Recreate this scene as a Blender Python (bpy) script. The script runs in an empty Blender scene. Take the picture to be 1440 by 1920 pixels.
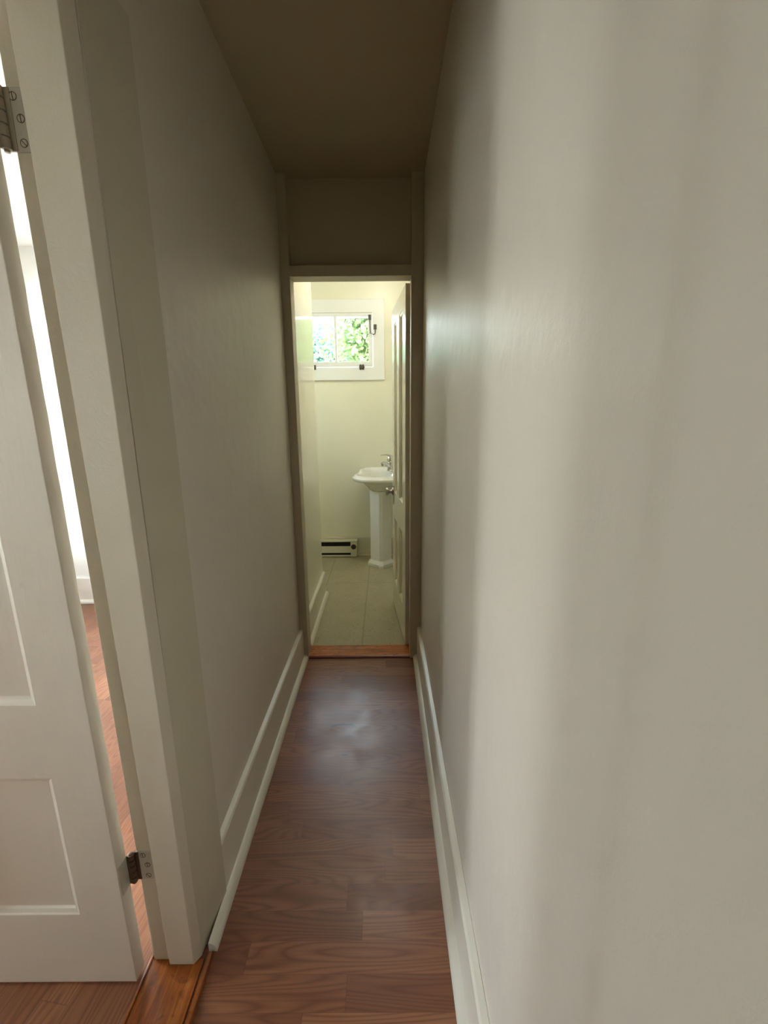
import bpy, bmesh, math, random
from mathutils import Vector, Matrix, noise as mnoise

random.seed(7)
sc = bpy.context.scene
col = sc.collection
PI = math.pi

# ------------------------------------------------------------------ helpers
def lin(c):
    return tuple((v / 12.92 if v <= .04045 else ((v + .055) / 1.055) ** 2.4) for v in c)

def rgb(r, g, b):
    return lin((r / 255, g / 255, b / 255)) + (1.0,)

def link(name, bm, mat, parent=None, smooth=False, bevel=0.0, segs=2, angle=35):
    bmesh.ops.remove_doubles(bm, verts=bm.verts, dist=1e-6)
    bmesh.ops.recalc_face_normals(bm, faces=bm.faces)
    me = bpy.data.meshes.new(name)
    bm.to_mesh(me); bm.free()
    if smooth:
        for p in me.polygons:
            p.use_smooth = True
        try:
            me.set_sharp_from_angle(angle=math.radians(angle))
        except Exception:
            pass
    o = bpy.data.objects.new(name, me)
    col.objects.link(o)
    if isinstance(mat, (list, tuple)):
        for m in mat: me.materials.append(m)
    else:
        me.materials.append(mat)
    if parent is not None:
        o.parent = parent
        o.matrix_parent_inverse = Matrix.Identity(4)
    if bevel > 0:
        md = o.modifiers.new('bevel', 'BEVEL')
        md.width = bevel; md.segments = segs; md.limit_method = 'ANGLE'
        md.angle_limit = math.radians(40); md.harden_normals = False
    return o

def tag(o, label, cat, group=None, kind=None):
    o['label'] = label; o['category'] = cat
    if group: o['group'] = group
    if kind: o['kind'] = kind
    return o

def empty(name, loc=(0, 0, 0), rz=0.0):
    o = bpy.data.objects.new(name, None)
    o.empty_display_size = .05
    o.location = loc; o.rotation_euler = (0, 0, rz)
    col.objects.link(o)
    return o

def box(bm, x0, x1, y0, y1, z0, z1):
    vs = [bm.verts.new(p) for p in ((x0, y0, z0), (x1, y0, z0), (x1, y1, z0), (x0, y1, z0),
                                    (x0, y0, z1), (x1, y0, z1), (x1, y1, z1), (x0, y1, z1))]
    for f in ((0, 3, 2, 1), (4, 5, 6, 7), (0, 1, 5, 4), (1, 2, 6, 5), (2, 3, 7, 6), (3, 0, 4, 7)):
        bm.faces.new([vs[i] for i in f])

def prism_z(bm, pts, z0, z1):
    a = [bm.verts.new((x, y, z0)) for x, y in pts]
    b = [bm.verts.new((x, y, z1)) for x, y in pts]
    n = len(pts)
    bm.faces.new(a[::-1]); bm.faces.new(b)
    for i in range(n):
        j = (i + 1) % n
        bm.faces.new((a[i], a[j], b[j], b[i]))

def sweep(bm, prof, p0, p1, side):
    """profile (offset out from wall, height) swept from p0 to p1 on the floor plan; side = outward unit vector"""
    rings = []
    for p in (p0, p1):
        rings.append([bm.verts.new((p[0] + side[0] * o, p[1] + side[1] * o, z)) for o, z in prof])
    n = len(prof)
    bm.faces.new(rings[0]); bm.faces.new(rings[1][::-1])
    for i in range(n):
        j = (i + 1) % n
        bm.faces.new((rings[0][i], rings[1][i], rings[1][j], rings[0][j]))

def wall_holes(bm, axis, c0, c1, u0, u1, z0, z1, holes):
    """slab between c0..c1 on axis ('x' or 'y'), u along the other axis, rectangular holes (u0,u1,z0,z1)"""
    us = sorted({u0, u1, *[h[0] for h in holes], *[h[1] for h in holes]})
    zs = sorted({z0, z1, *[h[2] for h in holes], *[h[3] for h in holes]})
    us = [u for u in us if u0 <= u <= u1]; zs = [z for z in zs if z0 <= z <= z1]
    def P(c, u, z): return (c, u, z) if axis == 'x' else (u, c, z)
    cache = {}
    def V(k, i, j):
        key = (k, i, j)
        if key not in cache:
            cache[key] = bm.verts.new(P(c0 if k == 0 else c1, us[i], zs[j]))
        return cache[key]
    def solid(i, j):
        if not (0 <= i < len(us) - 1 and 0 <= j < len(zs) - 1): return False
        um = (us[i] + us[i + 1]) / 2; zm = (zs[j] + zs[j + 1]) / 2
        return not any(h[0] < um < h[1] and h[2] < zm < h[3] for h in holes)
    for i in range(len(us) - 1):
        for j in range(len(zs) - 1):
            if not solid(i, j): continue
            bm.faces.new((V(0, i, j), V(0, i + 1, j), V(0, i + 1, j + 1), V(0, i, j + 1)))
            bm.faces.new((V(1, i, j), V(1, i, j + 1), V(1, i + 1, j + 1), V(1, i + 1, j)))
            for (di, dj, e) in ((-1, 0, ((i, j), (i, j + 1))), (1, 0, ((i + 1, j), (i + 1, j + 1))),
                                (0, -1, ((i, j), (i + 1, j))), (0, 1, ((i, j + 1), (i + 1, j + 1)))):
                if not solid(i + di, j + dj):
                    (a, b), (c, d) = e
                    bm.faces.new((V(0, a, b), V(0, c, d), V(1, c, d), V(1, a, b)))

def lathe(bm, prof, n=32, M=None, a0=0.0):
    """prof: (r,z) list, closed at the ends with caps where r==0"""
    M = M or Matrix.Identity(4)
    rings = []
    for r, z in prof:
        if r < 1e-6:
            rings.append([bm.verts.new(M @ Vector((0, 0, z)))])
        else:
            rings.append([bm.verts.new(M @ Vector((r * math.cos(a0 + 2 * PI * k / n), r * math.sin(a0 + 2 * PI * k / n), z))) for k in range(n)])
    for A, B in zip(rings, rings[1:]):
        for k in range(n):
            l = (k + 1) % n
            if len(A) == 1 and len(B) == 1: continue
            if len(A) == 1: bm.faces.new((A[0], B[k], B[l]))
            elif len(B) == 1: bm.faces.new((A[k], A[l], B[0]))
            else: bm.faces.new((A[k], A[l], B[l], B[k]))
    for R in (rings[0], rings[-1]):
        if len(R) > 2: bm.faces.new(R)

def tube(bm, pts, radii, n=12, flat=None):
    """tube through points; radii a number or list of r or (rx, rz)"""
    pts = [Vector(p) for p in pts]
    if not isinstance(radii, (list, tuple)): radii = [radii] * len(pts)
    rings = []
    up0 = Vector((0, 0, 1))
    for i, p in enumerate(pts):
        t = (pts[min(i + 1, len(pts) - 1)] - pts[max(i - 1, 0)]).normalized()
        up = up0 if abs(t.dot(up0)) < .95 else Vector((0, 1, 0))
        s = t.cross(up).normalized(); u = s.cross(t).normalized()
        r = radii[i]
        ra, rb = r if isinstance(r, (list, tuple)) else (r, r)
        rings.append([bm.verts.new(p + s * ra * math.cos(2 * PI * k / n) + u * rb * math.sin(2 * PI * k / n)) for k in range(n)])
    for A, B in zip(rings, rings[1:]):
        for k in range(n):
            l = (k + 1) % n
            bm.faces.new((A[k], A[l], B[l], B[k]))
    bm.faces.new(rings[0][::-1]); bm.faces.new(rings[-1])

# ------------------------------------------------------------------ materials
class NT:
    def __init__(s, name):
        s.m = bpy.data.materials.new(name); s.m.use_nodes = True
        s.t = s.m.node_tree
        s.b = s.t.nodes['Principled BSDF']; s.out = s.t.nodes['Material Output']
    def n(s, typ, **kw):
        nd = s.t.nodes.new(typ)
        for k, v in kw.items(): setattr(nd, k, v)
        return nd
    def l(s, a, b): s.t.links.new(a, b)
    def math(s, op, a, b=None, clamp=False):
        nd = s.n('ShaderNodeMath', operation=op, use_clamp=clamp)
        for i, v in enumerate((a, b)):
            if v is None: continue
            if isinstance(v, (int, float)): nd.inputs[i].default_value = v
            else: s.l(v, nd.inputs[i])
        return nd.outputs[0]
    def noise(s, vec, scale, detail=2, rough=.5, dist=0.0):
        nd = s.n('ShaderNodeTexNoise')
        nd.inputs['Scale'].default_value = scale; nd.inputs['Detail'].default_value = detail
        nd.inputs['Roughness'].default_value = rough; nd.inputs['Distortion'].default_value = dist
        s.l(vec, nd.inputs['Vector'])
        return nd.outputs['Fac']
    def mapping(s, vec, scale=(1, 1, 1), rot=(0, 0, 0), loc=(0, 0, 0)):
        nd = s.n('ShaderNodeMapping')
        nd.inputs['Scale'].default_value = scale; nd.inputs['Rotation'].default_value = rot
        nd.inputs['Location'].default_value = loc
        s.l(vec, nd.inputs['Vector'])
        return nd.outputs[0]
    def ramp(s, fac, stops):
        nd = s.n('ShaderNodeValToRGB')
        cr = nd.color_ramp
        while len(cr.elements) < len(stops): cr.elements.new(.5)
        for e, (p, c) in zip(cr.elements, stops):
            e.position = p; e.color = c if len(c) == 4 else (*c, 1)
        s.l(fac, nd.inputs[0])
        return nd.outputs[0]
    def mix(s, fac, a, b, blend='MIX'):
        nd = s.n('ShaderNodeMix', data_type='RGBA', blend_type=blend)
        for sock, v in ((nd.inputs[0], fac), (nd.inputs[6], a), (nd.inputs[7], b)):
            if isinstance(v, (int, float)): sock.default_value = v
            elif isinstance(v, tuple): sock.default_value = v
            else: s.l(v, sock)
        return nd.outputs[2]
    def bump(s, h, strength, dist=.01, normal=None):
        nd = s.n('ShaderNodeBump')
        nd.inputs['Strength'].default_value = strength; nd.inputs['Distance'].default_value = dist
        s.l(h, nd.inputs['Height'])
        if normal is not None: s.l(normal, nd.inputs['Normal'])
        return nd.outputs[0]
    def obj(s): return s.n('ShaderNodeTexCoord').outputs['Object']

def paint(name, c, rough=.35, bump=.25, wave=.25, brush=None, spec=.5, wear=0.0):
    k = NT(name); v = k.obj()
    n1 = k.noise(v, 2.2, 3, .55)
    base = k.mix(k.ramp(n1, [(.3, (0, 0, 0)), (.7, (1, 1, 1))]), tuple(x * .965 for x in c[:3]) + (1,), c)
    if wear:
        w = k.noise(k.mapping(v, (1, 1, .35)), 42, 4, .6)
        base = k.mix(k.ramp(w, [(.70, (0, 0, 0)), (.74, (wear, wear, wear))]), base, (.30, .26, .19, 1))
    k.l(base, k.b.inputs['Base Color'])
    k.b.inputs['Roughness'].default_value = rough
    k.b.inputs['Specular IOR Level'].default_value = spec
    fine = k.noise(k.mapping(v, brush) if brush else v, 210 if not brush else 60, 3, .6)
    big = k.noise(v, 14, 2, .5)
    nb = k.bump(fine, bump, .0012)
    nb = k.bump(big, wave, .006, nb)
    k.l(nb, k.b.inputs['Normal'])
    return k.m

def plain(name, c, rough=.4, metal=0.0, spec=.5, grain=0.0):
    k = NT(name); v = k.obj()
    n1 = k.noise(v, 35, 3, .6)
    k.l(k.mix(n1, tuple(x * .9 for x in c[:3]) + (1,), c), k.b.inputs['Base Color'])
    k.b.inputs['Roughness'].default_value = rough; k.b.inputs['Metallic'].default_value = metal
    k.b.inputs['Specular IOR Level'].default_value = spec
    if grain:
        k.l(k.bump(k.noise(v, 180, 3, .6), grain, .001), k.b.inputs['Normal'])
    return k.m

def laminate(name, rot=0.0, row=.0722, length=.56, y_off=0.0, scuffs=()):
    k = NT(name); v = k.mapping(k.obj(), (1, 1, 1), (0, 0, rot), (0, y_off, 0))
    sp = k.n('ShaderNodeSeparateXYZ'); k.l(v, sp.inputs[0])
    x, y = sp.outputs[0], sp.outputs[1]
    yr = k.math('DIVIDE', y, row)
    r = k.math('FLOOR', yr)
    def white(a, b):
        cb = k.n('ShaderNodeCombineXYZ'); k.l(a, cb.inputs[0])
        if isinstance(b, (int, float)): cb.inputs[1].default_value = b
        else: k.l(b, cb.inputs[1])
        w = k.n('ShaderNodeTexWhiteNoise', noise_dimensions='2D'); k.l(cb.outputs[0], w.inputs['Vector'])
        return w
    off = white(r, 3.0).outputs['Value']
    xs = k.math('ADD', k.math('DIVIDE', x, length), k.math('MULTIPLY', off, 7.0))
    c = k.math('FLOOR', xs)
    idw = white(r, c)
    ids = k.n('ShaderNodeSeparateXYZ')
    k.l(idw.outputs['Color'], ids.inputs[0])
    a, b2, c3 = ids.outputs
    # cathedral grain: contour lines of a stretched noise, shifted per strip
    cv = k.n('ShaderNodeCombineXYZ')
    k.l(k.math('ADD', k.math('MULTIPLY', x, 1.5), k.math('MULTIPLY', a, 60)), cv.inputs[0])
    k.l(k.math('ADD', k.math('MULTIPLY', y, 13.0), k.math('MULTIPLY', b2, 60)), cv.inputs[1])
    k.l(k.math('MULTIPLY', c3, 40), cv.inputs[2])
    field = k.noise(cv.outputs[0], 1.0, 0.6, .35, .15)
    ring = k.math('MULTIPLY', field, 20.0)
    ring = k.math('ABSOLUTE', k.math('SUBTRACT', k.math('FRACT', ring), .5))
    ringm = k.ramp(ring, [(.0, (1, 1, 1)), (.16, (.45, .45, .45)), (.34, (.08, .08, .08)), (.5, (0, 0, 0))])
    sv = k.n('ShaderNodeCombineXYZ')
    k.l(k.math('MULTIPLY', x, 5), sv.inputs[0]); k.l(k.math('MULTIPLY', y, 150), sv.inputs[1]); k.l(k.math('MULTIPLY', a, 90), sv.inputs[2])
    streak = k.noise(sv.outputs[0], 1.0, 3, .6)
    col_a, col_b = rgb(160, 108, 76), rgb(117, 73, 50)
    base = k.mix(k.math('MULTIPLY', a, .9), col_a, col_b)
    base = k.mix(k.math('MULTIPLY', k.ramp(streak, [(.35, (0, 0, 0)), (.72, (1, 1, 1))]), .35), base, rgb(104, 58, 41))
    base = k.mix(k.math('MULTIPLY', ringm, .55), base, rgb(92, 50, 36))
    # seams between the strips
    fy = k.math('ABSOLUTE', k.math('SUBTRACT', k.math('FRACT', yr), .5))
    fx = k.math('ABSOLUTE', k.math('SUBTRACT', k.math('FRACT', xs), .5))
    seam = k.math('MAXIMUM', k.math('GREATER_THAN', fy, .489), k.math('GREATER_THAN', fx, .4982))
    base = k.mix(k.math('MULTIPLY', seam, .28), base, rgb(66, 36, 27))
    if scuffs:
        so = k.n('ShaderNodeSeparateXYZ'); k.l(k.obj(), so.inputs[0])
        for cx_, cy_, R_, w_, half in scuffs:      # curved rubber marks
            dx = k.math('SUBTRACT', so.outputs[0], cx_); dy = k.math('SUBTRACT', so.outputs[1], cy_ - R_)
            rr = k.math('SQRT', k.math('ADD', k.math('MULTIPLY', dx, dx), k.math('MULTIPLY', dy, dy)))
            m = k.math('MULTIPLY', k.math('LESS_THAN', k.math('ABSOLUTE', k.math('SUBTRACT', rr, R_)), w_),
                       k.math('LESS_THAN', k.math('ABSOLUTE', dx), half))
            m = k.math('MULTIPLY', m, k.math('GREATER_THAN', so.outputs[1], cy_ - R_ * .5))
            base = k.mix(k.math('MULTIPLY', m, .85), base, rgb(30, 22, 18))
    k.l(base, k.b.inputs['Base Color'])
    sm = k.noise(k.obj(), 6, 4, .65)
    k.l(k.ramp(sm, [(.35, (.28, .28, .28)), (.7, (.42, .42, .42))]), k.b.inputs['Roughness'])
    k.l(k.bump(streak, .12, .0006), k.b.inputs['Normal'])
    return k.m

def tiles(name):
    k = NT(name); v = k.obj()
    sp = k.n('ShaderNodeSeparateXYZ'); k.l(v, sp.inputs[0])
    xs = k.math('DIVIDE', k.math('ADD', sp.outputs[0], .147), .345)
    ys = k.math('DIVIDE', k.math('SUBTRACT', sp.outputs[1], 3.475), 1.10)
    fx = k.math('ABSOLUTE', k.math('SUBTRACT', k.math('FRACT', xs), .5))
    fy = k.math('ABSOLUTE', k.math('SUBTRACT', k.math('FRACT', ys), .5))
    seam = k.math('MAXIMUM', k.math('GREATER_THAN', fx, .4915), k.math('GREATER_THAN', fy, .4968))
    n1 = k.noise(v, 9, 4, .6)
    n2 = k.noise(v, 95, 3, .7)
    n3 = k.noise(k.mapping(v, (1, 1.6, 1)), 62, 2, .5)
    base = k.mix(n1, rgb(182, 174, 148), rgb(158, 149, 122))
    base = k.mix(k.math('MULTIPLY', k.ramp(n2, [(.42, (0, 0, 0)), (.66, (1, 1, 1))]), .22), base, rgb(122, 113, 92))
    base = k.mix(k.math('MULTIPLY', k.ramp(n3, [(.64, (0, 0, 0)), (.68, (1, 1, 1))]), .7), base, rgb(86, 76, 60))
    base = k.mix(k.math('MULTIPLY', seam, .55), base, rgb(112, 104, 82))
    k.l(base, k.b.inputs['Base Color'])
    k.b.inputs['Roughness'].default_value = .38
    k.l(k.bump(n2, .15, .001), k.b.inputs['Normal'])
    return k.m

def wood_orange(name, along='y', gain=1.0):
    k = NT(name); v = k.obj()
    sc_ = (30, 2.2, 10) if along == 'y' else (2.2, 30, 10)
    n1 = k.noise(k.mapping(v, sc_), 2.2, 4, .6, .6)
    n2 = k.noise(v, 24, 3, .6, 1.2)
    g = lambda c: tuple(min(1, v * gain) for v in c[:3]) + (1,)
    base = k.ramp(n1, [(.22, g(rgb(84, 36, 12))), (.5, g(rgb(142, 76, 28))), (.78, g(rgb(184, 112, 50)))])
    base = k.mix(k.math('MULTIPLY', k.ramp(n2, [(.52, (0, 0, 0)), (.68, (1, 1, 1))]), .6), base, rgb(78, 34, 16))
    k.l(base, k.b.inputs['Base Color'])
    k.b.inputs['Roughness'].default_value = .28
    k.l(k.bump(n1, .1, .001), k.b.inputs['Normal'])
    return k.m

def glass(name):
    k = NT(name)
    tr = k.n('ShaderNodeBsdfTransparent'); tr.inputs[0].default_value = (.95, .97, .96, 1)
    gl = k.n('ShaderNodeBsdfGlossy'); gl.inputs['Roughness'].default_value = .01
    fr = k.n('ShaderNodeFresnel'); fr.inputs[0].default_value = 1.45
    mx = k.n('ShaderNodeMixShader')
    k.l(fr.outputs[0], mx.inputs[0]); k.l(tr.outputs[0], mx.inputs[1]); k.l(gl.outputs[0], mx.inputs[2])
    k.l(mx.outputs[0], k.out.inputs['Surface'])
    return k.m

def leafmat(name, a, b):
    k = NT(name); v = k.obj()
    n1 = k.noise(v, 2.1, 3, .6)
    k.l(k.ramp(n1, [(.3, a), (.7, b)]), k.b.inputs['Base Color'])
    k.b.inputs['Roughness'].default_value = .5
    tl = k.n('ShaderNodeBsdfTranslucent'); tl.inputs[0].default_value = b
    mx = k.n('ShaderNodeMixShader'); mx.inputs[0].default_value = .35
    k.l(k.b.outputs[0], mx.inputs[1]); k.l(tl.outputs[0], mx.inputs[2])
    k.l(mx.outputs[0], k.out.inputs['Surface'])
    return k.m

M_hall = paint('cream_hall_paint', (.68, .634, .566, 1), .40, .25, .50, spec=.45)
M_casing = paint('greyed_casing_paint', (.585, .55, .43, 1), .42, .25, .2)
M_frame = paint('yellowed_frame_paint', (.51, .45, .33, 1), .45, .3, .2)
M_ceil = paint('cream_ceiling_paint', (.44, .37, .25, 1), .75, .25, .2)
M_trim = paint('cream_trim_paint', (.64, .595, .485, 1), .40, .30, .22)
M_base = paint('pale_baseboard_paint', (.72, .69, .60, 1), .33, .25, .15)
M_door = paint('worn_cream_door_paint', (.68, .63, .55, 1), .42, .5, .35, (1, 1, .16), wear=.16)
M_bath = paint('yellow_cream_bathroom_paint', (.80, .78, .645, 1), .30, .16, .22)
M_bathgloss = paint('glossy_cream_bathroom_paint', (.78, .755, .64, 1), .11, .10, .12)
M_bathdoor = paint('glossy_cream_door_paint', (.76, .73, .62, 1), .16, .15, .12)
M_white = paint('white_window_paint', (.80, .82, .82, 1), .38, .15, .1)
M_room = paint('white_room_paint', (.86, .86, .85, 1), .5, .2, .2)
M_lam = laminate('laminate_hall', 0.0, y_off=-.0295, scuffs=((-.195, 1.735, .13, .0065, .055), (-.175, 1.552, .30, .0045, .012)))
M_lam2 = laminate('laminate_side_room', math.radians(-82), row=.0722, length=.75)
M_tile = tiles('speckled_vinyl_tile')
M_woodY = wood_orange('orange_varnished_wood', 'y')
M_woodX = wood_orange('orange_varnished_wood_across', 'x', 1.45)
M_glass = glass('window_glass')
M_ceramic = plain('white_glazed_ceramic', (.79, .785, .74, 1), .08, 0, .6)
M_chrome = plain('brushed_chrome', (.62, .60, .55, 1), .18, 1.0)
M_brass = plain('dull_nickel', (.45, .42, .36, 1), .28, 1.0)
M_iron = plain('dark_iron', (.10, .09, .075, 1), .5, .6, grain=.5)
M_hinge = paint('painted_hinge', (.52, .50, .43, 1), .45, .5, .6, wear=.35)
M_knuck = paint('worn_hinge_barrel', (.36, .31, .24, 1), .5, .8, .9, wear=.75)
M_rust = plain('rusty_hinge_pin', (.16, .10, .065, 1), .55, .4, grain=.8)
M_dark = plain('black_slot', (.012, .010, .012, 1), .7)
M_heat = paint('almond_heater_enamel', (.70, .68, .56, 1), .35, .1, .1)
M_leafA = leafmat('leaf_green_yellow', (.070, .125, .042, 1), (.12, .18, .062, 1))
M_leafB = leafmat('leaf_green_blue', (.045, .115, .085, 1), (.075, .155, .11, 1))
M_bark = plain('tree_bark', (.14, .10, .07, 1), .9, grain=.8)

def lawnmat():
    k = NT('pale_gravel'); v = k.obj()
    n1 = k.noise(v, 3, 5, .7)
    k.l(k.ramp(n1, [(.3, rgb(178, 168, 150)), (.7, rgb(206, 196, 178))]), k.b.inputs['Base Color'])
    k.b.inputs['Roughness'].default_value = .9
    return k.m
M_lawn = lawnmat()

# ------------------------------------------------------------------ dimensions (metres)
XL, XR = -.490, .197          # hall wall faces
ZC = 2.465                    # hall ceiling
YD = 2.290                    # face of the bathroom door frame
YB = 2.420                    # bathroom side of the partition
YW = 4.250                    # bathroom back wall
XO = -.609                    # side room face of the left wall
YJ0, YJ1 = .120, .842         # side doorway, near and far jamb faces
XF, Y0, Y3 = -2.75, -1.60, 3.13

def S(name, bm, mat, label, cat, **kw):
    o = link(name, bm, mat, **kw)
    return tag(o, label, cat, kind='structure')

# ------------------------------------------------------------------ room shell
b = bmesh.new(); box(b, XO + .05, XR + .05, Y0, YD + .02, -.06, 0)
S('floor', b, M_lam, 'reddish brown wood laminate floor of the narrow hallway', 'floor')
b = bmesh.new(); box(b, XF - .1, XO + .049, Y0, Y3 + .05, -.06, -.002)
S('floor_left_room', b, M_lam2, 'wood laminate floor of the bright side room left of the hall', 'floor')
b = bmesh.new(); prism_z(b, [(XO, YD + .021), (.30, YD + .021), (.30, YW + .05), (-2.1, YW + .05), (-2.1, 3.235), (XO, 3.235)], -.06, 0)
S('floor_bathroom', b, M_tile, 'speckled beige vinyl tile floor of the bathroom', 'floor')
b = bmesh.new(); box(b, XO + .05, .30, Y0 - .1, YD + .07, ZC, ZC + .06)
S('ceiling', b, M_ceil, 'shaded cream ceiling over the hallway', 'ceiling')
b = bmesh.new(); box(b, XF - .1, XO + .0499, Y0 - .1, Y3 + .1, ZC, ZC + .06)
S('ceiling_left_room', b, M_room, 'ceiling of the side room beyond the open door', 'ceiling')
b = bmesh.new(); box(b, -2.2, .30, YD + .08, YW + .12, 2.75, 2.81)
S('ceiling_bathroom', b, M_bath, 'pale ceiling above the bathroom', 'ceiling')

b = bmesh.new(); box(b, XR, XR + .1, Y0, YD + .07, 0, ZC)
S('wall_right', b, M_hall, 'long cream painted wall along the right of the hallway', 'wall')
b = bmesh.new(); wall_holes(b, 'x', XO, XL, Y0, YD + .07, 0, ZC, [(YJ0 - .02, YJ1 + .02, 0, 2.05)])
S('wall_left', b, M_hall, 'cream wall left of the hallway pierced by the side doorway', 'wall')
b = bmesh.new(); box(b, XF - .1, XR + .1, Y0 - .1, Y0, -.06, ZC)
S('wall_near', b, M_hall, 'wall behind the viewer closing the near end', 'wall')
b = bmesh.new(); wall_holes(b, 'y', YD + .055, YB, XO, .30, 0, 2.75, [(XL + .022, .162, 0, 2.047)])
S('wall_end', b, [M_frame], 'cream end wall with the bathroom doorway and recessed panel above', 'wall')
b = bmesh.new(); box(b, XO, XL, YB, 3.24, 0, 2.75)
S('wall_bathroom_left', b, M_bathgloss, 'glossy cream wall stub left inside the bathroom', 'wall', bevel=.012, segs=3)
b = bmesh.new(); box(b, -2.1, XO, 3.2301, 3.24, 0, 2.75)
S('wall_bathroom_near', b, M_bath, 'bathroom wall hidden round the corner of the stub', 'wall')
b = bmesh.new(); box(b, .235, .30, YB, YW, 0, 2.75)
S('wall_bathroom_right', b, M_bath, 'yellow cream bathroom wall behind the open door', 'wall')
BWN = (3.42, 4.10, 1.76, 2.36)  # opening of the added, unseen window that brightens the bathroom
b = bmesh.new(); wall_holes(b, 'x', -2.2, -2.1, 3.2301, YW, 0, 2.75, [BWN])
S('wall_bathroom_far_left', b, M_bath, 'far left bathroom wall round the corner', 'wall')
WX0, WX1, WZ0, WZ1 = -.777, -.095, 1.818, 2.290
b = bmesh.new(); wall_holes(b, 'y', YW, YW + .12, -2.2, .30, -.06, 2.75, [(WX0, WX1, WZ0, WZ1)])
S('wall_bathroom_back', b, M_bath, 'yellow cream bathroom back wall below and around the small window', 'wall')
b = bmesh.new(); box(b, XF - .1, XO, Y3, Y3 + .1, 0, ZC)
S('wall_left_room_back', b, M_room, 'bright white wall seen through the gap beside the open door', 'wall')
RW = [(.44, .79, .45, 2.28), (1.50, 3.02, .40, 2.30), (-1.35, -.70, .75, 2.15)]
b = bmesh.new(); wall_holes(b, 'x', XF - .1, XF, Y0, Y3, -.06, ZC, RW)
S('wall_left_room_far', b, M_room, 'far wall of the side room with its three windows', 'wall')

# ------------------------------------------------------------------ baseboards
def baseboard(name, p0, p1, side, mat, label, h=.185, t=.020, shoe=.022, shoe0=None, shoe1=None):
    b = bmesh.new()
    prof = [(0, 0), (t, 0), (t, h - .006), (t - .004, h), (0, h + .004)]
    sweep(b, prof, p0, p1, side)
    o = S(name, b, mat, label, 'baseboard', bevel=.0015, segs=1)
    b = bmesh.new()
    q = [(t, 0), (t + shoe, 0), (t + shoe, .006)] + [(t + shoe * math.cos(a), .004 + shoe * math.sin(a)) for a in (.4, .8, 1.2)] + [(t, .004 + shoe)]
    sweep(b, q, shoe0 or p0, shoe1 or p1, side)
    link('shoe_moulding', b, mat, o, smooth=True)
    return o
baseboard('baseboard_left', (XL, 1.006), (XL, YD), (1, 0), M_base, 'cream baseboard with shoe moulding along the left hall wall', shoe0=(XL, .874))
baseboard('baseboard_right', (XR, Y0), (XR, YD), (-1, 0), M_base, 'cream baseboard with shoe moulding along the right hall wall', h=.195)
baseboard('baseboard_bathroom_left', (XL, YB), (XL, 3.245), (1, 0), M_base, 'cream baseboard on the wall stub inside the bathroom')
baseboard('baseboard_bathroom_back', (-2.1, YW), (.235, YW), (0, -1), M_trim, 'cream baseboard running behind heater and sink', h=.190, shoe=.014)
baseboard('baseboard_left_room', (XF, Y3), (XO, Y3), (0, -1), M_room, 'white baseboard glimpsed through the gap beside the open door', h=.20)
baseboard('baseboard_left_near', (XL, Y0), (XL, YJ0 - .18), (1, 0), M_base, 'cream baseboard on the left wall behind the viewer')

# ------------------------------------------------------------------ side doorway frame and casing
def loft_z(bm, lo, hi, z0, z1):
    a = [bm.verts.new((x, y, z0)) for x, y in lo]; c = [bm.verts.new((x, y, z1)) for x, y in hi]
    n = len(lo); bm.faces.new(a[::-1]); bm.faces.new(c)
    for i in range(n):
        j = (i + 1) % n
        bm.faces.new((a[i], a[j], c[j], c[i]))
def jamb_prof(z):      # the old jamb leans a little
    return [(-.495 - .007 * z, YJ1), (-.481 - .0052 * z, YJ1 + .020), (XL, YJ1 + .020), (-.601 - .010 * z, YJ1 + .02), (-.601 - .010 * z, YJ1 + .011),
            (-.557 - .017 * z, YJ1 + .011), (-.557 - .017 * z, YJ1)]
b = bmesh.new()
loft_z(b, jamb_prof(0), jamb_prof(2.05), 0.006, 2.05)
prism_z(b, [(XL, YJ0), (-.556, YJ0), (-.556, YJ0 - .011), (XO, YJ0 - .011), (XO, YJ0 - .02), (XL, YJ0 - .02)], 0.006, 2.05)
box(b, XO, XL, YJ0 - .0199, YJ1 + .0199, 2.031, 2.0499)
S('trim_1', b, M_trim, 'cream jamb with door stop at the side doorway', 'door frame', bevel=.0035, segs=3)
b = bmesh.new()
XC = -.475
YC1 = 1.004
def cas(z):            # the flat casing board leans and is slightly skewed with the old wall
    return [(XL + .0004, YJ1 + .0215), (XL + .0004, YC1 + .005 * z), (-.467 - .0065 * z, YC1 + .005 * z), (-.4845 - .0024 * z, YJ1 + .0215)]
loft_z(b, cas(0), cas(2.114), 0.002, 2.114)
box(b, XL, XC, YJ0 - .18, YJ0 - .0225, 0.002, 2.114)
box(b, XL, XC - .0005, YJ0 - .0224, YJ1 + .0029, 2.035, 2.113)
S('trim_2', b, M_casing, 'wide flat cream casing on the hall side of the side doorway', 'door casing', bevel=.0015, segs=2)
b = bmesh.new()
box(b, XO - .018, XO, YJ1 + .052, YJ1 + .15, 0, 2.114)
box(b, XO - .018, XO, YJ0 - .12, YJ0 - .024, 0, 2.114)
box(b, XO - .018, XO, YJ0 - .0239, YJ1 + .0519, 2.037, 2.113)
S('trim_3', b, M_room, 'white casing on the room side of the side doorway', 'door casing', bevel=.003, segs=2)

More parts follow.
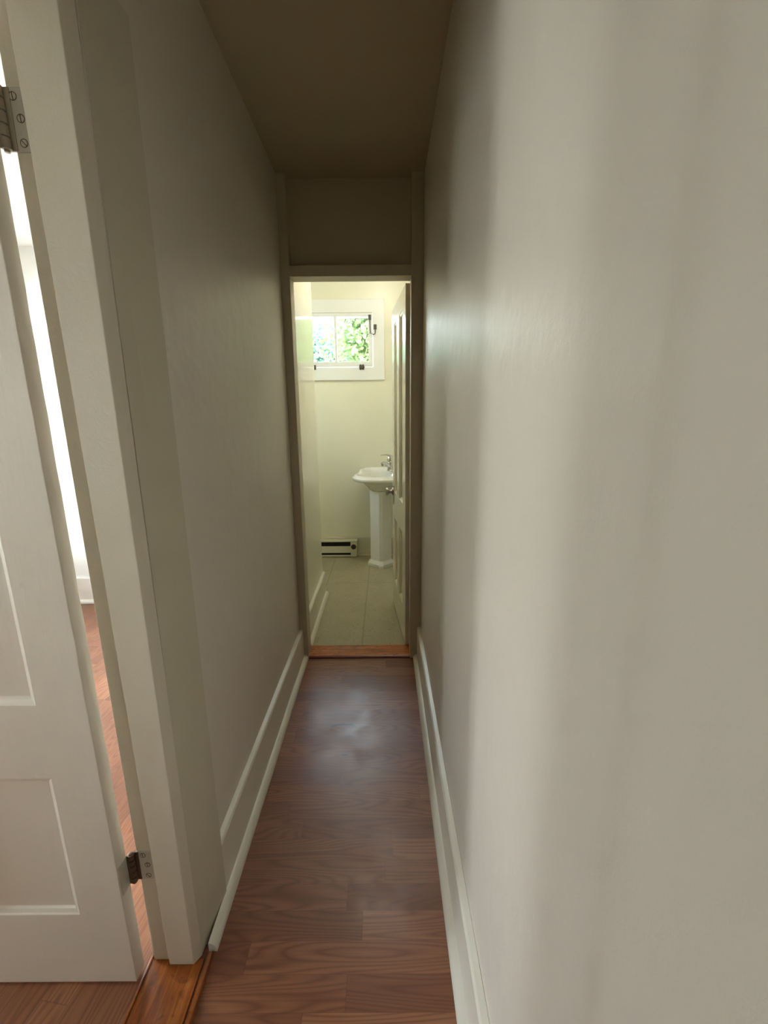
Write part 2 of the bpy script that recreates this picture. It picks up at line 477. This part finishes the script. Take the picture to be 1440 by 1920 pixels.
# threshold of the side doorway
b = bmesh.new()
box(b, XO - .002, -.474, YJ0 - .01, YJ1 + .014, -.002, .006)
o = S('trim_4', b, M_woodY, 'orange varnished wood threshold in the side doorway by the open door', 'threshold', bevel=.002, segs=2)
b = bmesh.new()
sweep(b, [(0, 0), (.013, 0), (.0125, .006), (.010, .010), (.005, .012), (0, .012)], (-.467, YJ0 - .01), (-.467, .866), (1, 0))
link('threshold_edge_strip', b, M_woodY, o, smooth=True)
b = bmesh.new()
sweep(b, [(0, 0), (.007, 0), (.006, .007), (.003, .010), (0, .010)], (XO + .003, YJ0 - .01), (XO + .003, .860), (-1, 0))
link('threshold_edge_strip', b, M_woodY, o, smooth=True)

# ------------------------------------------------------------------ panelled door leaves
def door_leaf(bm, W, H, T, cols, rows, rec=.012, mould=.016, z0=0.0):
    """leaf in local axes: s along +X from the hinge, thickness 0..T along +Y, z up"""
    xs = sorted({0, W, *[c for p in cols for c in p]})
    zs = sorted({z0, H, *[c for p in rows for c in p]})
    def isp(x, z):
        return any(a < x < b_ for a, b_ in cols) and any(a < z < b_ for a, b_ in rows)
    for (yf, sg) in ((0, 1), (T, -1)):
        g = {}
        def V(x, z, y=yf):
            key = (round(x, 5), round(z, 5), round(y, 5))
            if key not in g: g[key] = bm.verts.new((x, y, z))
            return g[key]
        for x0, x1 in zip(xs, xs[1:]):
            for q0, q1 in zip(zs, zs[1:]):
                if not isp((x0 + x1) / 2, (q0 + q1) / 2):
                    bm.faces.new((V(x0, q0), V(x1, q0), V(x1, q1), V(x0, q1)))
                else:
                    rings = []
                    for ins, d in ((0, 0), (.003, rec * .25), (mould * .55, rec * .55), (mould * .7, rec), (mould + .001, rec)):
                        y = yf + sg * d
                        rings.append([V(x0 + ins, q0 + ins, y), V(x1 - ins, q0 + ins, y), V(x1 - ins, q1 - ins, y), V(x0 + ins, q1 - ins, y)])
                    for A, B in zip(rings, rings[1:]):
                        for i in range(4):
                            j = (i + 1) % 4
                            bm.faces.new((A[i], A[j], B[j], B[i]))
                    bm.faces.new(rings[-1])
    def V2(x, y, z):
        return bm.verts.new((x, y, z))
    for a, c in zip(xs, xs[1:]):
        for z in (z0, H):
            bm.faces.new((V2(a, 0, z), V2(c, 0, z), V2(c, T, z), V2(a, T, z)))
    for a, c in zip(zs, zs[1:]):
        for x in (0, W):
            bm.faces.new((V2(x, 0, a), V2(x, 0, c), V2(x, T, c), V2(x, T, a)))

def knob(bm, M, r=.029, length=.058):
    lathe(bm, [(0, -.001), (.026, -.001), (.028, .003), (.026, .010), (.014, .014), (.0125, length * .45), (.016, length * .58),
               (r, length * .75), (r, length * .86), (r * .8, length * .97), (0, length)], 28, M)

# side room door, open 90 degrees, its hall face towards the viewer
b = bmesh.new()
door_leaf(b, .70, 2.012, .036, [(.106, .322), (.378, .594)], [(.211, .589), (.769, 1.895)], rec=.011, mould=.020)
bmesh.ops.remove_doubles(b, verts=b.verts, dist=1e-5)
# hand-planed, many times painted edges: tiny wobble
eds = [e for e in b.edges if e.calc_length() > .15]
bmesh.ops.subdivide_edges(b, edges=eds, cuts=24, use_grid_fill=True)
for v in b.verts:
    n = mnoise.noise(Vector((v.co.x * 9, v.co.y * 20, v.co.z * 16)))
    n2 = mnoise.noise(Vector((v.co.x * 9 + 7, v.co.y * 20, v.co.z * 30)))
    if v.co.x < .002: v.co.x += n * .0014
    v.co.y += n2 * .0005
DX, DY = -.629, .806
for v in b.verts:
    x, y, z = v.co
    v.co = (DX - x - .009 * (z - 1), DY + y, z + .010)
d1 = S('door_1', b, M_door, 'worn cream panelled door standing open into the bright side room', 'door', bevel=.0012, segs=2)

def hinge_frame_side(zc, h, parent, dark):
    dxz = DX - .009 * (zc - 1)                 # door edge at this height
    xs = -.557 - .017 * zc                     # door stop at this height
    xr = -.601 - .010 * zc                     # room corner of the jamb
    b = bmesh.new()
    box(b, xr + .001, xs - .0015, YJ1 + .0085, YJ1 + .0118, zc - h / 2, zc + h / 2)   # leaf let into the jamb rabbet
    box(b, dxz - .0010, dxz + .0022, DY + .006, DY + .034, zc - h / 2, zc + h / 2)   # leaf on the door edge
    hg = link('hinge', b, M_hinge, parent, bevel=.0012, segs=2)
    b = bmesh.new()
    xk, yk = xr - .009, YJ1 + .003
    n = 5
    for i in range(n):
        za = zc - h / 2 + h * i / n + .0006; zb = zc - h / 2 + h * (i + 1) / n - .0006
        lathe(b, [(.0055, za), (.0075, za + .001), (.0075, zb - .001), (.0055, zb)], 18, Matrix.Translation((xk, yk, 0)))
    lathe(b, [(0, zc - h / 2 - .004), (.0045, zc - h / 2 - .003), (.0045, zc + h / 2 + .002), (0, zc + h / 2 + .004)], 14, Matrix.Translation((xk, yk, 0)))
    box(b, xk, xr + .006, yk + .004, yk + .0075, zc - h / 2 + .001, zc + h / 2 - .001)
    box(b, dxz, xk, yk - .006, yk - .003, zc - h / 2 + .001, zc + h / 2 - .001)
    link('hinge_knuckle', b, M_rust if dark else M_knuck, hg, smooth=True)
    xm = (xr + xs) / 2
    for i, (dx, dz, rot) in enumerate(((-.005, .36, .10), (.003, .02, .05), (.002, -.36, .75))):
        b = bmesh.new()
        Mx = Matrix.Translation((xm + dx, YJ1 + .0086, zc + dz * h)) @ Matrix.Rotation(PI / 2, 4, 'X') @ Matrix.Rotation(rot, 4, 'Z')
        lathe(b, [(0, 0), (.0058, 0), (.0055, .0005), (.0042, .0009), (0, .0010)], 20, Mx)
        for f in b.faces: f.material_index = 0
        nf = len(b.faces)
        b.faces.ensure_lookup_table()
        bb = bmesh.new(); box(bb, -.0007, .0007, -.0056, .0056, .0002, .0014)
        lathe(bb, [(.0058, .0001), (.0068, .0001), (.0068, .0005), (.0058, .0005)], 20)
        bmesh.ops.transform(bb, matrix=Mx, verts=bb.verts)
        tmp = bpy.data.meshes.new('tmp'); bb.to_mesh(tmp); bb.free()
        b.from_mesh(tmp); bpy.data.meshes.remove(tmp)
        b.faces.ensure_lookup_table()
        for f in b.faces[nf:]: f.material_index = 1
        link('screw', b, [M_hinge, M_rust], hg)
    return hg
h1 = hinge_frame_side(1.851, .094, d1, False)
h2 = hinge_frame_side(.309, .082, d1, True)

# ------------------------------------------------------------------ bathroom doorway frame
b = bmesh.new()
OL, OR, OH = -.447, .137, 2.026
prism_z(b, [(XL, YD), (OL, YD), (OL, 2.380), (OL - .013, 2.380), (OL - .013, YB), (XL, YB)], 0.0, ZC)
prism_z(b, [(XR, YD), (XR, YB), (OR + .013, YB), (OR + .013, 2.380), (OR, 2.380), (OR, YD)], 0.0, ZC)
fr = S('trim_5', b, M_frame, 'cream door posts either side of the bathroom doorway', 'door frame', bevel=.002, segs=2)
b = bmesh.new()
box(b, OL, OR, YD + .001, 2.380, OH, OH + .050)
box(b, OL - .013, OR + .013, 2.380, YB, OH + .012, OH + .050)
link('head_jamb', b, M_frame, fr, bevel=.002, segs=2)
# threshold
b = bmesh.new()
box(b, OL - .001, OR + .001, YD + .012, YB + .002, .0, .013)
o = S('trim_6', b, M_woodX, 'orange varnished wood threshold across the bathroom doorway', 'threshold', bevel=.0025, segs=2)
b = bmesh.new()
sweep(b, [(0, 0), (.012, 0), (.011, .005), (.007, .009), (0, .011)], (OL, YD + .012), (OR, YD + .012), (0, -1))
link('threshold_edge_strip', b, plain('dark_red_wood_strip', rgb(112, 52, 34), .35), o, smooth=True)

# bathroom door, swung into the bathroom
A = Vector((.116, 2.424)); Bv = Vector((.058, 3.052))
ang = math.atan2(Bv.y - A.y, Bv.x - A.x)
b = bmesh.new()
door_leaf(b, .632, 2.018, .035, [(.113, .272), (.388, .522)], [(.212, .668), (.850, 1.922)], rec=.014, mould=.022)
Mz = Matrix.Translation((A.x, A.y, .012)) @ Matrix.Rotation(ang, 4, 'Z') @ Matrix.Scale(-1, 4, (0, 1, 0))
bmesh.ops.transform(b, matrix=Mz, verts=b.verts)
d2 = S('door_2', b, M_bathdoor, 'glossy cream panelled bathroom door swung open against the right', 'door', bevel=.0012, segs=2)
nl = Vector((-math.sin(ang), math.cos(ang)))      # normal of the visible face
dirv = Vector((math.cos(ang), math.sin(ang)))
for sgn, off in ((1, 0.0), (-1, .035)):
    p = A + dirv * .585 - nl * off
    z_ax = Vector((nl.x, nl.y, 0)) * sgn
    Mk = Matrix.Translation((p.x, p.y, .856)) @ z_ax.to_track_quat('Z', 'Y').to_matrix().to_4x4()
    b = bmesh.new(); knob(b, Mk)
    kb = link('door_knob', b, M_brass, d2, smooth=True)
    if sgn == 1:
        b = bmesh.new()
        for sx in (0,):
            box(b, -.022, .022, -.085, .045, 0, .003)
        bmesh.ops.transform(b, matrix=Matrix.Translation((p.x, p.y, .856)) @ Matrix(((dirv.x, 0, nl.x, 0), (dirv.y, 0, nl.y, 0), (0, 1, 0, 0), (0, 0, 0, 1))), verts=b.verts)
        link('escutcheon', b, M_brass, kb, bevel=.001)
for zc in (1.80, .28):
    b = bmesh.new()
    lathe(b, [(0, zc - .05), (.006, zc - .048), (.0065, zc + .048), (0, zc + .052)], 14, Matrix.Translation((.154, YB + .009, 0)))
    box(b, OR + .0105, OR + .0135, YB - .034, YB + .008, zc - .044, zc + .044)
    link('hinge', b, M_iron, d2, smooth=True)

# ------------------------------------------------------------------ bathroom window
b = bmesh.new()
yf = YW - .020
wall_holes(b, 'y', yf, YW, WX0 - .105, WX1 + .104, 1.703, 2.402, [(WX0, WX1, WZ0, WZ1)])
w1 = S('window_1', b, M_white, 'small white framed bathroom window looking onto green trees', 'window', bevel=.002, segs=2)
b = bmesh.new()
wall_holes(b, 'y', YW + .07, YW + .12, WX0 + .0005, WX1 - .0005, WZ0 + .0005, WZ1 - .0005, [(WX0 + .02, WX1 - .02, WZ0 + .02, WZ1 - .02)])
link('window_frame', b, M_white, w1)
b = bmesh.new()
panes = [(-.735, -.448), (-.424, -.137)]
wall_holes(b, 'y', YW - .016, YW + .022, WX0 + .003, WX1 - .003, WZ0 + .004, WZ1 - .004, [(p[0], p[1], 1.868, 2.257) for p in panes])
sash = link('sash', b, M_white, w1, bevel=.003, segs=2)
for p in panes:
    b = bmesh.new(); box(b, p[0] - .004, p[1] + .004, YW + .004, YW + .008, 1.864, 2.261)
    link('pane', b, M_glass, sash)
# stay, hook and catch
b = bmesh.new()
box(b, -.134, -.110, yf - .008, yf + .004, 2.225, 2.268)
tube(b, [(-.120, yf - .012, 2.262), (-.120, yf - .013, 2.19), (-.117, yf - .012, 2.105)], .0045, 8)
lathe(b, [(0, 0), (.006, 0), (.005, .006), (0, .008)], 12, Matrix.Translation((-.122, yf - .006, 2.247)) @ Matrix.Rotation(PI / 2, 4, 'X'))
link('casement_stay', b, M_iron, w1, smooth=True)['label'] = 'dark iron stay hanging at the top of the sash'
b = bmesh.new()
box(b, -.087, -.060, yf - .007, yf, 2.143, 2.186)
tube(b, [(-.073, yf - .008, 2.15), (-.072, yf - .010, 2.118), (-.075, yf - .014, 2.104), (-.088, yf - .014, 2.099), (-.100, yf - .012, 2.103), (-.104, yf - .010, 2.112)], .0042, 8)
link('hook', b, M_iron, w1, smooth=True)['label'] = 'dark iron hook on the right casing'
b = bmesh.new()
for k in range(4):
    a = PI / 4 + k * PI / 2
    Mx = Matrix.Translation((-.201 + .017 * math.cos(a), yf - .001, 1.818 + .020 * math.sin(a))) @ Matrix.Rotation(PI / 2, 4, 'X')
    lathe(b, [(0, 0), (.011, 0), (.010, .004), (0, .005)], 12, Mx)
lathe(b, [(0, 0), (.017, 0), (.015, .006), (.006, .009), (.006, .018), (.012, .024), (.010, .032), (0, .034)], 16,
      Matrix.Translation((-.201, yf + .001, 1.818)) @ Matrix.Rotation(PI / 2, 4, 'X'))
box(b, -.226, -.176, yf - .005, yf, 1.812, 1.824)
link('catch', b, M_iron, w1, smooth=True)['label'] = 'ornate dark iron catch on the bottom rail'
b = bmesh.new()
box(b, -.652, -.624, yf - .004, yf, 1.797, 1.840)
lathe(b, [(0, -.655), (.005, -.654), (.005, -.622), (0, -.621)], 10, Matrix.Translation((0, yf - .004, 1.819)) @ Matrix.Rotation(PI / 2, 4, 'Y'))
link('hinge', b, M_iron, w1, smooth=True)

# side room windows, and an unseen window added to light the bathroom
for i, (ya, yb_, za, zb) in enumerate(RW + [BWN]):
    XF = -2.1 if i == 3 else -2.75
    b = bmesh.new()
    wall_holes(b, 'x', XF, XF + .02, ya - .1, yb_ + .1, za - .1, zb + .1, [(ya, yb_, za, zb)])
    w = S('window_%d' % (i + 2), b, M_room, ('narrow white framed window in the far wall of the side room', 'wide white framed window in the far wall of the side room', 'middle sized white framed window in the far wall of the side room', 'unseen window added round the corner to the left to brighten the bathroom')[i], 'window', bevel=.002)
    b = bmesh.new()
    ym, zm = (ya + yb_) / 2, (za + zb) / 2
    hs = [(ya + .05, ym - .025, za + .05, zm - .02), (ym + .025, yb_ - .05, za + .05, zm - .02),
          (ya + .05, ym - .025, zm + .02, zb - .05), (ym + .025, yb_ - .05, zm + .02, zb - .05)]
    wall_holes(b, 'x', XF - .07, XF - .03, ya, yb_, za, zb, hs)
    s_ = link('sash', b, M_room, w, bevel=.003)
    for h in hs:
        b = bmesh.new(); box(b, XF - .053, XF - .047, h[0] - .004, h[1] + .004, h[2] - .004, h[3] + .004)
        link('pane', b, M_glass, s_)

# ------------------------------------------------------------------ baseboard heater
ht = empty('baseboard_heater', (-.70, 4.20, 0))
tag(ht, 'almond electric baseboard heater on the bathroom floor under the window', 'heater')
ht_y0, ht_y1 = 4.168, 4.229
def HB(name, mat, parent, *bs, bevel=.002, smooth=False):
    b = bmesh.new()
    for q in bs: box(b, q[0] + .70, q[1] + .70, q[2] - 4.20, q[3] - 4.20, q[4], q[5])
    return link(name, b, mat, parent, bevel=bevel)
hx0, hx1, hxe = -1.35, -.279, -.343
HB('housing', M_heat, ht, (hx0, hxe, 4.215, ht_y1, .018, .166), (hx0, hx1, ht_y0 - .002, ht_y1, .158, .170))
HB('front_panel', M_heat, ht, (hx0, hxe + .001, ht_y0, ht_y0 + .004, .046, .115))
HB('bottom_rail', M_heat, ht, (hx0, hxe + .001, ht_y0 + .004, 4.215, .006, .021))
HB('heating_element', M_dark, ht, (hx0 + .02, hxe - .002, ht_y0 + .012, 4.2149,   .022, .150), bevel=.001)
ec = HB('end_cap', M_heat, ht, (hxe, hx1 - .002, ht_y0 - .001, ht_y1 - .001, .006, .1575))
b = bmesh.new()
Mk = Matrix.Translation((-.313 + .70, ht_y0 - .001 - 4.20, .108)) @ Matrix.Rotation(PI / 2, 4, 'X')
lathe(b, [(0, 0), (.026, 0), (.026, .003), (.019, .005), (.017, .018), (0, .019)], 20, Mk)
kn = link('thermostat_knob', b, plain('dark_brown_knob', (.06, .045, .03, 1), .4), ht, smooth=True)
kn['label'] = 'dark round thermostat knob'

# ------------------------------------------------------------------ pedestal sink, set diagonally in the corner
SX, SY = -.030, 3.955
snk = empty('pedestal_sink', (SX, SY, 0))
tag(snk, 'white pedestal sink with chrome faucet, partly behind the open bathroom door', 'sink')
XW, YWs = .222, 4.238           # wall limits for the basin back
N = 96
def R_out(a):
    dx, dy = math.cos(a), math.sin(a)
    r = .262
    # widen to the square corner behind (towards +x+y)
    k = max(0.0, math.cos(a - PI / 4))
    lim = 9.0
    if dx > 1e-4: lim = min(lim, (XW - SX) / dx)
    if dy > 1e-4: lim = min(lim, (YWs - SY) / dy)
    rr = r + .16 * k ** 1.2
    return min(rr, lim)
def lift(a):          # raised ledge towards the two walls
    k = math.cos(a - PI / 4)
    t = min(1, max(0, (k + .30) / .16)); t = t * t * (3 - 2 * t)
    return .036 * t
def ring(bm, f, zf):
    out = []
    for i in range(N):
        a = 2 * PI * i / N
        r = f(a); out.append(bm.verts.new((r * math.cos(a), r * math.sin(a), zf(a))))
    return out
b = bmesh.new()
ell = lambda a, s: s * (.200 - .012 * max(0, math.cos(a - PI / 4)))
Zr = .858
seq = [
    (lambda a: .060, lambda a: .706), (lambda a: .092, lambda a: .708), (lambda a: .112, lambda a: .722), (lambda a: .130, lambda a: .752),
    (lambda a: .144, lambda a: .788), (lambda a: R_out(a) - .050, lambda a: .803), (lambda a: R_out(a) - .016, lambda a: .805),
    (lambda a: R_out(a) - .005, lambda a: .811), (lambda a: R_out(a), lambda a: .822), (lambda a: R_out(a), lambda a: .834 + lift(a) * .6),
    (lambda a: R_out(a) - .004, lambda a: .840 + lift(a) * .8), (lambda a: R_out(a) - .013, lambda a: .843 + lift(a)),
    (lambda a: R_out(a) - .015, lambda a: .850 + lift(a)), (lambda a: R_out(a) - .024, lambda a: Zr + lift(a)),
    (lambda a: max(ell(a, 1) + .030, R_out(a) - .038), lambda a: Zr + lift(a)), (lambda a: max(ell(a, 1) + .020, R_out(a) - .052 - lift(a) * .4), lambda a: Zr - .002 + lift(a) * .45),
    (lambda a: ell(a, 1) + .008, lambda a: Zr - .003 + lift(a) * .3), (lambda a: ell(a, 1), lambda a: Zr - .010), (lambda a: ell(a, .96), lambda a: Zr - .030),
    (lambda a: ell(a, .86), lambda a: Zr - .070), (lambda a: ell(a, .66), lambda a: Zr - .105), (lambda a: ell(a, .36), lambda a: Zr - .122), (lambda a: .022, lambda a: Zr - .127)]
rings = [ring(b, f, z) for f, z in seq]
for A_, B_ in zip(rings, rings[1:]):
    for i in range(N):
        j = (i + 1) % N
        b.faces.new((A_[i], A_[j], B_[j], B_[i]))
b.faces.new(rings[0][::-1]); b.faces.new(rings[-1])
basin = link('basin', b, M_ceramic, snk, smooth=True, angle=60)
b = bmesh.new()
lathe(b, [(0, Zr - .1275), (.021, Zr - .1275), (.022, Zr - .1255), (.014, Zr - .125), (.012, Zr - .127), (0, Zr - .127)], 24)
link('drain', b, M_chrome, basin, smooth=True)
b = bmesh.new()
ov = Vector((math.cos(PI / 4), math.sin(PI / 4), 0))
po = ov * (.1815) + Vector((0, 0, Zr - .024))
Mo = Matrix.Translation(po + Vector((-.038, .038, 0)) * 0) @ (-ov).to_track_quat('Z', 'Y').to_matrix().to_4x4()
lathe(b, [(0, -.004), (.0085, -.004), (.0085, .0035), (0, .0035)], 18, Mo)
link('overflow_hole', b, M_dark, basin)

def cham_sq(h, c):   # square of half width h, corners cut by c, turned so a flat faces the room corner diagonal
    pts = [(h, -h + c), (h, h - c), (h - c, h), (-h + c, h), (-h, h - c), (-h, -h + c), (-h + c, -h), (h - c, -h)]
    a = PI / 4
    return [(x * math.cos(a) - y * math.sin(a), x * math.sin(a) + y * math.cos(a)) for x, y in pts]
b = bmesh.new()
lev = [(0.0, .104, .030), (.028, .104, .030), (.034, .100, .030), (.050, .090, .026), (.058, .083, .023), (.066, .0805, .022), (.40, .0775, .020), (.66, .0785, .020), (.712, .0800, .020)]
pr = []
for z, h, c in lev:
    pr.append([b.verts.new((x - .008, y - .012, z)) for x, y in cham_sq(h, c)])
for A_, B_ in zip(pr, pr[1:]):
    for i in range(8):
        j = (i + 1) % 8
        b.faces.new((A_[i], A_[j], B_[j], B_[i]))
b.faces.new(pr[0][::-1]); b.faces.new(pr[-1])
link('pedestal', b, M_ceramic, snk, bevel=.004, segs=3)

# faucet (single lever) on the deck, pointing diagonally into the room
fc = empty('faucet', (.128, .128, 0)); fc.parent = snk
fd = Vector((-math.cos(PI / 4), -math.sin(PI / 4), 0))
FX = Vector((-.042, .004, 0))
b = bmesh.new()
zb = .872
lathe(b, [(0, zb), (.034, zb), (.035, zb + .007), (.030, zb + .013), (.029, zb + .045), (.031, zb + .068), (.027, zb + .080), (0, zb + .082)], 28, Matrix.Translation(FX))
link('faucet_body', b, M_chrome, fc, smooth=True)
b = bmesh.new()
def fp(d, z): return FX + fd * d + Vector((0, 0, z))
tube(b, [fp(.008, zb + .040), fp(.04, zb + .060), fp(.075, zb + .076), fp(.098, zb + .079), fp(.114, zb + .072)], [(.022, .024), (.020, .019), (.017, .014), (.015, .0125), (.012, .011)], 16)
lathe(b, [(0, 0), (.010, 0), (.010, .016), (0, .016)], 16, Matrix.Translation(fp(.106, zb + .054)))
link('spout', b, M_chrome, fc, smooth=True)
b = bmesh.new()
lathe(b, [(0, zb + .082), (.028, zb + .082), (.031, zb + .094), (.029, zb + .120), (.019, zb + .140), (0, zb + .145)], 24, Matrix.Translation(FX))
tube(b, [fp(-.004, zb + .132), fp(.020, zb + .147), fp(.055, zb + .154), fp(.090, zb + .154), fp(.120, zb + .152)], [(.018, .016), (.018, .011), (.014, .0075), (.012, .006), (.009, .004)], 14)
link('lever', b, M_chrome, fc, smooth=True)

# ------------------------------------------------------------------ added fill lamp brightening the bathroom, unseen above the door head
lp = empty('added_fill_lamp', (-.02, 3.12, 2.75))
tag(lp, 'unseen round ceiling lamp added to brighten the bathroom', 'lamp')
b = bmesh.new(); lathe(b, [(0, 0), (.095, 0), (.098, -.012), (.085, -.028), (0, -.030)], 40)
link('fill_lamp_base', b, M_chrome, lp, smooth=True)
b = bmesh.new(); lathe(b, [(.082, -.029), (.100, -.050), (.104, -.085), (.090, -.120), (.055, -.145), (0, -.155)], 40)
kk = NT('fill_lamp_glow'); kk.b.inputs['Base Color'].default_value = (.9, .9, .86, 1)
kk.b.inputs['Emission Color'].default_value = (1.0, .97, .91, 1); kk.b.inputs['Emission Strength'].default_value = 32.0
link('fill_lamp_dome', b, kk.m, lp, smooth=True)

# ------------------------------------------------------------------ garden seen through the bathroom window
b = bmesh.new(); box(b, -40, 40, -40, 40, -1.2, -1.0)
S('ground', b, M_lawn, 'pale gravel yard around the house', 'ground')

def tree(name, loc, cz, rad, mat, label, leaves, seed, leaf=.10):
    """trunk and branches up to an ellipsoid crown of centre height cz and radii rad"""
    rnd = random.Random(seed)
    root = empty(name, loc); tag(root, label, 'tree')
    b = bmesh.new()
    C = Vector((0, 0, cz))
    tube(b, [(0, 0, 0), (.03, .02, cz * .35), (-.03, .03, cz * .7), (.01, 0, cz + rad[2] * .3)], [.10, .08, .055, .02], 10)
    clumps = []
    while len(clumps) < 60:
        q = Vector([rnd.uniform(-1, 1) for _ in range(3)])
        if q.length > 1 or q.length < .35: continue
        q = Vector((q.x * rad[0], q.y * rad[1], q.z * rad[2])) + C
        clumps.append(q)
        if len(clumps) % 2 == 0:
            base = Vector((0, 0, max(cz * .35, q.z - rad[2] * .7)))
            tube(b, [base, base.lerp(q, .5) + Vector((0, 0, .08)), q], [.026, .016, .005], 6)
    link('trunk', b, M_bark, root, smooth=True)
    b = bmesh.new()
    sg = .11 + .10 * max(rad)
    for _ in range(leaves):
        c = rnd.choice(clumps)
        p = c + Vector((rnd.gauss(0, sg), rnd.gauss(0, sg), rnd.gauss(0, sg * .8)))
        d = Vector((rnd.gauss(0, 1), rnd.gauss(0, 1), rnd.gauss(-.3, .7))).normalized()
        s_ = d.cross(Vector((rnd.gauss(0, 1), rnd.gauss(0, 1), rnd.gauss(0, 1)))).normalized()
        n_ = d.cross(s_)
        L = leaf * rnd.uniform(.7, 1.3); w = L * .30
        q = [p, p + d * L * .35 + s_ * w, p + d * L * .75 + s_ * w * .7 - n_ * L * .06, p + d * L - n_ * L * .14,
             p + d * L * .75 - s_ * w * .7 - n_ * L * .06, p + d * L * .35 - s_ * w]
        vs = [b.verts.new(x) for x in q]
        m_ = b.verts.new(p + d * L * .5 - n_ * L * .05)
        for i in range(6):
            b.faces.new((vs[i], vs[(i + 1) % 6], m_))
    link('foliage', b, mat, root)
    return root
tree('leafy_tree', (.30, 8.3, -1.0), 3.72, (1.35, .8, .85), M_leafA, 'yellow green leafy tree filling the right window pane', 9500, 3)
tree('garden_shrub', (-2.1, 10.6, -1.0), 3.40, (1.35, .9, .95), M_leafB, 'blue green bushy shrub low in the left window pane', 12000, 5)
tree('leafy_tree', (-.6, 13.6, -1.0), 3.2, (2.4, 1.0, 1.5), M_leafB, 'distant dark green tree showing between the leaves of the nearer one', 12000, 9, .14)

# ------------------------------------------------------------------ light: overcast daylight through the windows
w = bpy.data.worlds.new('daylight'); sc.world = w; w.use_nodes = True
nt = w.node_tree; bg = nt.nodes['Background']
tc = nt.nodes.new('ShaderNodeTexCoord'); sp = nt.nodes.new('ShaderNodeSeparateXYZ')
nt.links.new(tc.outputs['Generated'], sp.inputs[0])
rp = nt.nodes.new('ShaderNodeValToRGB')
rp.color_ramp.elements[0].position = 0.0; rp.color_ramp.elements[0].color = (1.0, .97, .93, 1)
rp.color_ramp.elements[1].position = .75; rp.color_ramp.elements[1].color = (.62, .79, 1.0, 1)
nt.links.new(sp.outputs['Z'], rp.inputs[0]); nt.links.new(rp.outputs[0], bg.inputs['Color'])
bg.inputs['Strength'].default_value = 30.0

def portal(name, loc, rot, sx, sy):
    ld = bpy.data.lights.new(name, 'AREA'); ld.shape = 'RECTANGLE'; ld.size = sx; ld.size_y = sy
    ld.cycles.is_portal = True
    o = bpy.data.objects.new(name, ld); o.location = loc; o.rotation_euler = rot
    col.objects.link(o)
portal('window_portal', ((WX0 + WX1) / 2, YW + .14, (WZ0 + WZ1) / 2), (-PI / 2, 0, 0), WX1 - WX0, WZ1 - WZ0)
for (ya, yb_, za, zb), xw in [(r, -2.75) for r in RW] + [(BWN, -2.1)]:
    portal('window_portal', (xw - .12, (ya + yb_) / 2, (za + zb) / 2), (0, -PI / 2, 0), zb - za, yb_ - ya)

# ------------------------------------------------------------------ camera
F, PX, PY = 819.04, 720.0, 960.0
vh = Vector((720 - PX, 783 - PY, F)).normalized()
vd = Vector((755 - PX, 4750 - PY, F)).normalized()
Zc = -vd
Xc = vh.cross(Zc).normalized()
if Xc.x < 0: Xc = -Xc
right = Vector((Xc.x, vh.x, Zc.x)); down = Vector((Xc.y, vh.y, Zc.y)); fwd = Vector((Xc.z, vh.z, Zc.z))
cd = bpy.data.cameras.new('camera'); cam = bpy.data.objects.new('camera', cd); col.objects.link(cam)
cd.sensor_fit = 'AUTO'; cd.sensor_width = 36.0; cd.lens = F * 36.0 / 1920.0
cd.clip_start = .02; cd.clip_end = 200
Rm = Matrix((right, -down, -fwd)).transposed()
cam.matrix_world = Matrix.Translation((0, 0, 1.36)) @ Rm.to_4x4()
sc.camera = cam

sc.view_settings.view_transform = 'Standard'; sc.view_settings.look = 'None'
sc.view_settings.gamma = 1.0; sc.view_settings.use_curve_mapping = False
sc.view_settings.exposure = 0.33
sc.cycles.use_denoising = True
sc.cycles.max_bounces = 16; sc.cycles.diffuse_bounces = 10; sc.cycles.glossy_bounces = 6
sc.cycles.sample_clamp_indirect = 40.0
sc.cycles.caustics_reflective = False; sc.cycles.caustics_refractive = False
